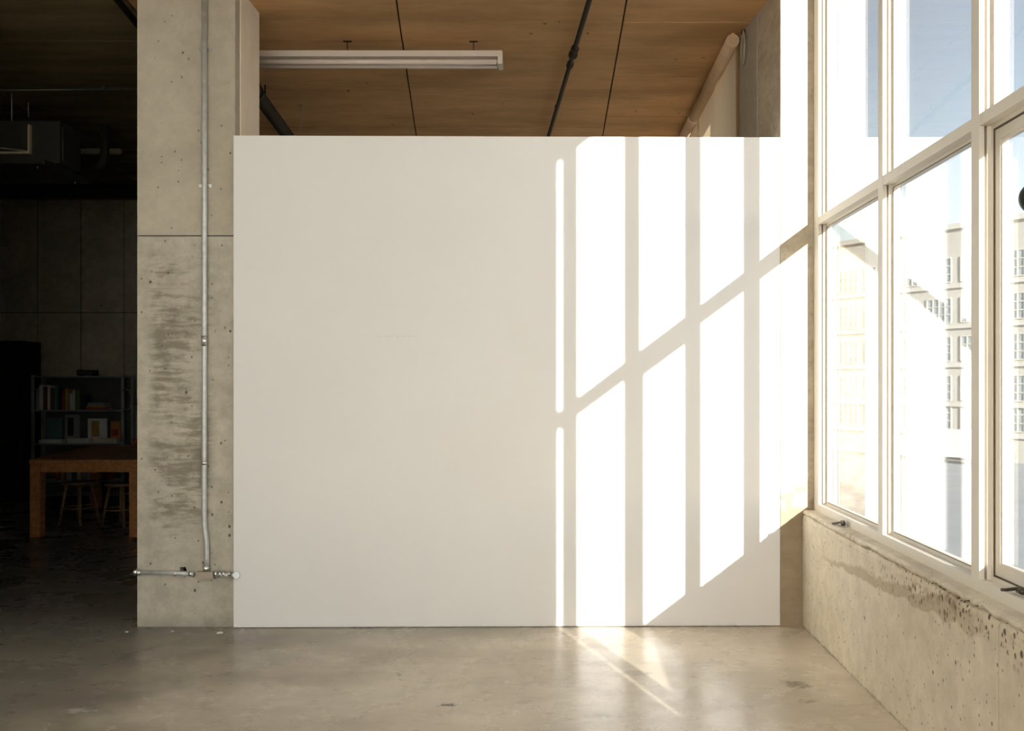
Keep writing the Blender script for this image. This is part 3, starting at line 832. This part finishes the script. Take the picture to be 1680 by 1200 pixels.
# ---- tall black cabinet
def atpx(px, d): return (px-917)/1633*d
cb = thing('black_cabinet', 'tall black cabinet against the dark back wall at the left edge', 'cabinet', (-7.4, 12.95, 0))
cr = .53
boxes('body', 'black', [(-.75, cr, -.25, .25, .06, 2.06)], cb, .006)
boxes('door', 'black', [(-.73, (cr-.75)/2-.004, -.270, -.251, .10, 2.02)], cb, .003)
boxes('door', 'black', [((cr-.75)/2+.004, cr-.02, -.270, -.251, .10, 2.02)], cb, .003)
for s in (-1, 1):
    tubes('handle', 'hvac', [([((cr-.75)/2+s*.05, -.277, 1.0), ((cr-.75)/2+s*.05, -.277, 1.2)], .007)], cb, 8)
for x in (-.65, cr-.1):
    boxes('foot', 'black', [(x-.04, x+.04, -.22, .22, 0, .062)], cb)

# ---- bookcase
BD = 12.9      # depth of its front
bkx0, bkx1 = atpx(53, BD), atpx(201, BD)
bk = thing('bookcase', 'grey metal bookcase of open shelves behind the wooden table', 'bookcase', ((bkx0+bkx1)/2, BD+.16, 0))
hwid = (bkx1-bkx0)/2
SH = [1.52-(py-629)*BD/1633 for py in (617, 673, 728, 789)]   # shelf tops
for s in (-1, 1):
    for y in (-.16, .13):
        boxes('post', 'shelf', [(s*hwid-.016, s*hwid+.016, y, y+.03, 0, SH[0]+.01)], bk)
for z in SH:
    boxes('shelf', 'shelf', [(-hwid+.016, hwid-.016, -.158, .158, z-.02, z)], bk, .002)
boxes('shelf', 'shelf', [(-hwid+.016, hwid-.016, -.158, .158, .06, .08)], bk, .002)
boxes('back_panel', 'shelfback', [(-hwid+.01, hwid-.01, .160, .168, .08, SH[0]-.02)], bk)

pal = {'white': (0.75, 0.73, 0.68), 'ivory': (0.68, 0.62, 0.45), 'ochre': (0.45, 0.30, 0.06), 'red': (0.35, 0.07, 0.04), 'grey': (0.30, 0.31, 0.30),
       'teal': (0.08, 0.20, 0.19), 'brown': (0.18, 0.10, 0.05), 'black': (0.02, 0.02, 0.02), 'green': (0.10, 0.16, 0.06), 'orange': (0.50, 0.22, 0.06)}
for k_, v_ in pal.items(): MAT['bk_'+k_] = plain('book_cloth_'+k_, v_, 0.7)
MAT['pages'] = plain('book_pages', (0.65, 0.6, 0.48), 0.9)
def book(label, x, y, z, w, d, h, colour, tilt=0.0, group='books on the grey bookcase', flat=False):
    """upright book: w thick, d deep, h high, spine towards -y"""
    b = thing('book', label, 'book', (x, y, z), group)
    t = min(.004, w*.2)
    bm = bmesh.new()
    if not flat:
        box(bm, -w/2, -w/2+t, 0, d, 0, h); box(bm, w/2-t, w/2, 0, d, 0, h); box(bm, -w/2+t, w/2-t, 0, t, 0, h)
        finish('cover', bm, 'bk_'+colour, b)
        boxes('page_block', 'pages', [(-w/2+t, w/2-t, t, d-.005, .004, h-.004)], b)
    else:
        box(bm, -w/2, w/2, 0, d, 0, t); box(bm, -w/2, w/2, 0, d, h-t, h); box(bm, -w/2, w/2, 0, t, t, h-t)
        finish('cover', bm, 'bk_'+colour, b)
        boxes('page_block', 'pages', [(-w/2+.004, w/2-.004, t, d-.005, t, h-t)], b)
    b.rotation_euler = (0, tilt, 0)
    return b
def pxx(px): return atpx(px, BD)
ppm = 1633/BD
# top shelf, left to right
top = [(59.5, 5, 36, 'grey', 'slim grey book at the left end of the upper shelf'), (65.5, 6, 41, 'white', 'tall white book near the left end of the upper shelf'),
       (72.5, 7, 38, 'brown', 'brown book right of the tall white book on the upper shelf'), (78.0, 4, 40, 'white', 'second white book on the upper shelf, between brown ones'),
       (83.5, 6, 36, 'brown', 'dark brown book on the upper shelf left of the teal one'), (90.0, 6, 40, 'teal', 'teal book on the upper shelf'),
       (96.5, 6, 34, 'black', 'black book on the upper shelf right of the teal one'), (102.0, 4.5, 33, 'red', 'dark red book upright on the upper shelf'),
       (107.2, 4.5, 35, 'ochre', 'ochre book upright on the upper shelf'), (111.5, 3.5, 28, 'grey', 'short grey book right of the ochre one on the upper shelf'),
       (115.0, 3, 27, 'white', 'thin short white book on the upper shelf'), (119.0, 4, 32, 'ivory', 'ivory book left of the olive one on the upper shelf'), (125.5, 8, 32, 'green', 'thick olive green book at the end of the upright row'),
       (133.5, 7, 24, 'black', 'short black book leaning at the end of the upright row')]
for px, wp, hp, c, lab in top:
    book(lab, pxx(px), BD+.03, SH[1]+.0008, wp/ppm*.93, .20, hp/ppm, c)
z = SH[1]+.0008
for wp, hp, c, lab in ((34, 4, 'red', 'red book lying lowest in the flat stack on the upper shelf'), (30, 3.5, 'ochre', 'ochre book lying in the middle of the flat stack on the upper shelf'), (26, 4, 'grey', 'grey book lying topmost of the flat stack on the upper shelf')):
    book(lab, pxx(155), BD+.03, z, wp/ppm, .20, hp/ppm, c, flat=True); z += hp/ppm+.0008
# middle shelf: flat stacks with covers propped behind
z = SH[2]+.0008
for cxp, wp, hp, c, lab in ((82, 38, 6, 'white', 'white book lying flat at the left of the middle shelf'), (128, 36, 8, 'white', 'thick white book lying flat in the middle of the middle shelf'), (172, 38, 8, 'ivory', 'ivory book lying flat under the orange box on the middle shelf')):
    book(lab, pxx(cxp), BD+.01, z, wp/ppm, .13, hp/ppm, c, flat=True)
def propped(label, px0, px1, hp, c, art=None):
    o = thing('propped_book', label, 'book', (pxx((px0+px1)/2), BD+.18, SH[2]+.001), 'covers propped on the middle shelf')
    w = (px1-px0)/ppm
    boxes('cover', 'bk_'+c, [(-w/2, w/2, -.012, .012, 0, hp/ppm)], o, .001)
    boxes('page_block', 'pages', [(-w/2+.004, w/2-.002, -.008, .008, hp/ppm, hp/ppm+.0015)], o)
    if art: boxes('cover_picture', 'bk_'+art, [(-w*.3, w*.1, -.0135, -.012, hp/ppm*.25, hp/ppm*.9)], o)
propped('pale grey cover with a dark figure propped on the middle shelf', 96, 120, 46, 'grey', 'black')
propped('white cover with ochre corner propped on the middle shelf', 134, 166, 40, 'white', 'ochre')
propped('dark teal cover propped at the left of the middle shelf', 66, 92, 40, 'teal')
ob = thing('orange_box', 'small orange box with a red square on the middle shelf', 'box', (pxx(188), BD+.03, SH[2]+8/ppm+.0025))
boxes('carton', 'bk_orange', [(-.062, .062, 0, .10, 0, 27/ppm)], ob, .002)
boxes('red_square', 'bk_red', [(-.05, .035, -.002, 0, .03, .03+11/ppm)], ob)
boxes('lid', 'bk_orange', [(-.064, .064, -.002, .102, 27/ppm-.012, 27/ppm+.003)], ob, .001)
# lower shelf: row of small coloured spines
row = ['red', 'ochre', 'white', 'teal', 'ivory', 'grey', 'white', 'brown', 'ochre', 'red']
place = ['first', 'second', 'third', 'fourth', 'fifth', 'sixth', 'seventh', 'eighth', 'ninth', 'tenth']
for i, c in enumerate(row):
    book('small %s book, %s from the left on the lower shelf' % (c, place[i]), pxx(92+i*9), BD+.03, SH[3]+.0008, 8/ppm*.8, .18, (14+(i*5) % 7)/ppm*1.5, c)
bb = thing('speaker_box', 'small black box standing on top of the bookcase', 'box', (pxx(137), BD+.12, SH[0]+.001))
boxes('case', 'black', [(-.11, .11, -.07, .07, .004, .075)], bb, .010)
for x in (-.08, .08): boxes('foot', 'black', [(x-.012, x+.012, -.05, .05, 0, .006)], bb)
boxes('grille', 'hvac', [(-.09, .09, -.073, -.070, .015, .062)], bb)
cab = thing('looped_cable', 'pale cable looped over the right side of the bookcase', 'cable', (bkx1+.02, BD-.01, SH[1]))
tubes('cable', 'lagging', [([(0, 0, .26), (.04, 0, .27), (.085, 0, .25), (.10, 0, .18), (.10, 0, .09), (.085, 0, .03), (.05, 0, .006), (-.0, 0, .004)], .005)], cab, 6)
boxes('clip', 'hvac', [(-.004, .012, -.01, .01, .245, .275)], cab)

# ---- wooden table
tb = thing('wooden_table', 'long orange-brown wooden table beside the column in the dark bay', 'table', (-4.9, 11.0, 0))
TT = .765
bm = bmesh.new()
prism(bm, [(-5.215+4.9, 9.80-11), (-4.12+4.9, 9.80-11), (-4.60+4.9, 12.2-11), (-5.72+4.9, 12.2-11)], TT-.035, TT)
finish('tabletop', bm, 'table', tb, .004)
def tl(u, v):   # table-plan coordinates to local
    y = 9.80+2.4*v; x = -5.215+(-5.72+5.215)*v + u*(1.10)
    return x+4.9, y-11
for u, v in ((.055, .03), (.945, .03), (.055, .97), (.945, .97)):
    x, y = tl(u, v); boxes('leg', 'table', [(x-.05, x+.05, y-.05, y+.05, 0, TT-.036)], tb, .004)
x0_, y0_ = tl(.10, .03); x1_, _ = tl(.90, .03)
boxes('apron', 'table', [(x0_, x1_, y0_-.035, y0_-.012, TT-.125, TT-.036)], tb, .002)
x0_, y0_ = tl(.10, .97); x1_, _ = tl(.90, .97)
boxes('apron', 'table', [(x0_, x1_, y0_, y0_+.022, TT-.125, TT-.036)], tb, .002)
for u in (.055, .945):
    xa, ya = tl(u, .055); xb2, yb2 = tl(u, .945); bm = bmesh.new()
    prism(bm, [(xa-.011, ya), (xa+.011, ya), (xb2+.011, yb2), (xb2-.011, yb2)], TT-.125, TT-.036); finish('apron', bm, 'table', tb)
o = boxes('card', 'bk_white', [(-.045, .045, -.14, .14, 0, .002)], None, 0, (atpx(197, 11.9), 12.0, TT+.001)); o.rotation_euler.z = .12
o.name = 'paper_card'; tag(o, 'white paper card lying on the far end of the table', 'card')
cup = thing('red_cup', 'small red cup on the table where the column cuts it off', 'cup', (atpx(221, 12.0), 12.02, TT+.001))
tubes('cup_body', 'bk_red', [([(0, 0, 0), (0, 0, .075)], [.028, .034])], cup, 16)
bm = bmesh.new(); torus(bm, (.045, 0, .04), .016, .004, 'y', 14, 6); finish('handle', bm, 'bk_red', cup)

# ---- stools under the table
def stool(label, x, y):
    s = thing('wooden_stool', label, 'stool', (x, y, 0), 'stools under the table')
    tubes('seat', 'stool', [([(0, 0, .425), (0, 0, .43), (0, 0, .455), (0, 0, .46)], [.165, .175, .175, .165])], s, 28)
    for a in range(4):
        c, sn = math.cos(a*PI/2+.5), math.sin(a*PI/2+.5)
        tubes('leg', 'stool', [([(c*.20, sn*.20, 0), (c*.12, sn*.12, .428)], .016)], s, 8)
    bm = bmesh.new(); torus(bm, (0, 0, .18), .166, .009, 'z', 24, 6); finish('foot_ring', bm, 'stool', s)
    return s
stool('brown wooden stool under the left side of the table', -5.18, 10.75)
stool('brown wooden stool under the right side of the table', -4.66, 10.62)

# ================================================================== OUTSIDE
struct(boxes('ground', 'asphalt', [(X1+.3, 160, -120, 220, -5.3, -5.0)]), 'pale street outside the window', 'street')

u = Vector((2.6, -4.1, 0)).normalized(); nrm = Vector((-u.y, u.x, 0)) * -1     # towards the viewer's side
if nrm.dot(Vector((-1, -1, 0))) < 0: nrm = -nrm
A = Vector((34.6, 85.0, 0))
bl = thing('far_building', 'pale multi-storey building with gridded windows across the street', 'building', (A.x, A.y, -5.0))
bl.rotation_euler.z = math.atan2(u.y, u.x)
# local x runs along the facade towards the viewer, local -y faces the viewer or +y
Mi = Matrix.Rotation(-bl.rotation_euler.z, 3, 'Z'); fs = -1 if (Mi @ nrm).y < 0 else 1
ZT = 14.8+5.0
def fb(x0, x1, d0, d1, z0, z1):
    a, b = sorted((fs*d0, fs*d1)); return (x0, x1, a, b, z0, z1)
boxes('wall', 'facade', [fb(-46, 38, -14, 0, 0, ZT)], bl)
boxes('parapet', 'facade_band', [fb(-46.2, 38.2, -.5, .25, ZT, ZT+.45)], bl)
wz = [1.52-(py-629)/1633*85+5 for py in (461, 528, 592, 657, 705)]
for z in wz:
    boxes('string_course', 'facade_band', [fb(-46, 38, 0, .18, z-.55, z-.30)], bl)
bmw = bmesh.new()
ww, wh = 2.45, 2.1
for x in (0, ww/4, ww/2, ww*.75, ww): box(bmw, *fb(x-.05, x+.05, -.02, .08, 0, wh))
for z in (0, wh/3, 2*wh/3, wh): box(bmw, *fb(0, ww, -.02, .07, z-.05, z+.05))
wf = finish('window', bmw, 'facade_band', bl)
pn = boxes('pane', 'facade_glass', [fb(.02, ww-.02, .004, .02, .02, wh-.02)], wf)
first = True
for i in range(-12, 11):
    for z in wz:
        if first: o = wf; first = False
        else:
            o = wf.copy(); COL.objects.link(o); o.parent = bl
            p = pn.copy(); COL.objects.link(p); p.parent = o
        o.location = (i*3.42-.30, 0, z)

# white van parked before the building
vx = A + u*2.2 + nrm*4.0
van = thing('white_van', 'white box van parked in the street before the pale building', 'van', (vx.x, vx.y, -5.0)); van.rotation_euler.z = bl.rotation_euler.z
bm = bmesh.new(); box(bm, -2.9, 2.0, -1.0, 1.0, .55, 2.75); finish('cargo_box', bm, 'van', van, .08)
bm = bmesh.new()
pts = [(2.0, .45), (3.7, .45), (3.75, 1.05), (3.05, 1.30), (2.6, 2.15), (2.0, 2.2)]
a = [bm.verts.new((p[0], -.95, p[1])) for p in pts]; b = [bm.verts.new((p[0], .95, p[1])) for p in pts]
bm.faces.new(a); bm.faces.new(list(reversed(b)))
for i in range(6): bm.faces.new((a[i], b[i], b[(i+1) % 6], a[(i+1) % 6]))
finish('cab', bm, 'van', van, .04)
boxes('side_window', 'facade_glass', [(2.15, 2.65, -.97, .97, 1.4, 2.0)], van)
boxes('chassis', 'tyre', [(-2.8, 3.6, -.8, .8, .35, .56)], van)
for x in (-1.9, 2.9):
    for s in (-1, 1):
        tubes('wheel', 'tyre', [([(x, s*.75, .38), (x, s*.98, .38)], .38)], van, 20)
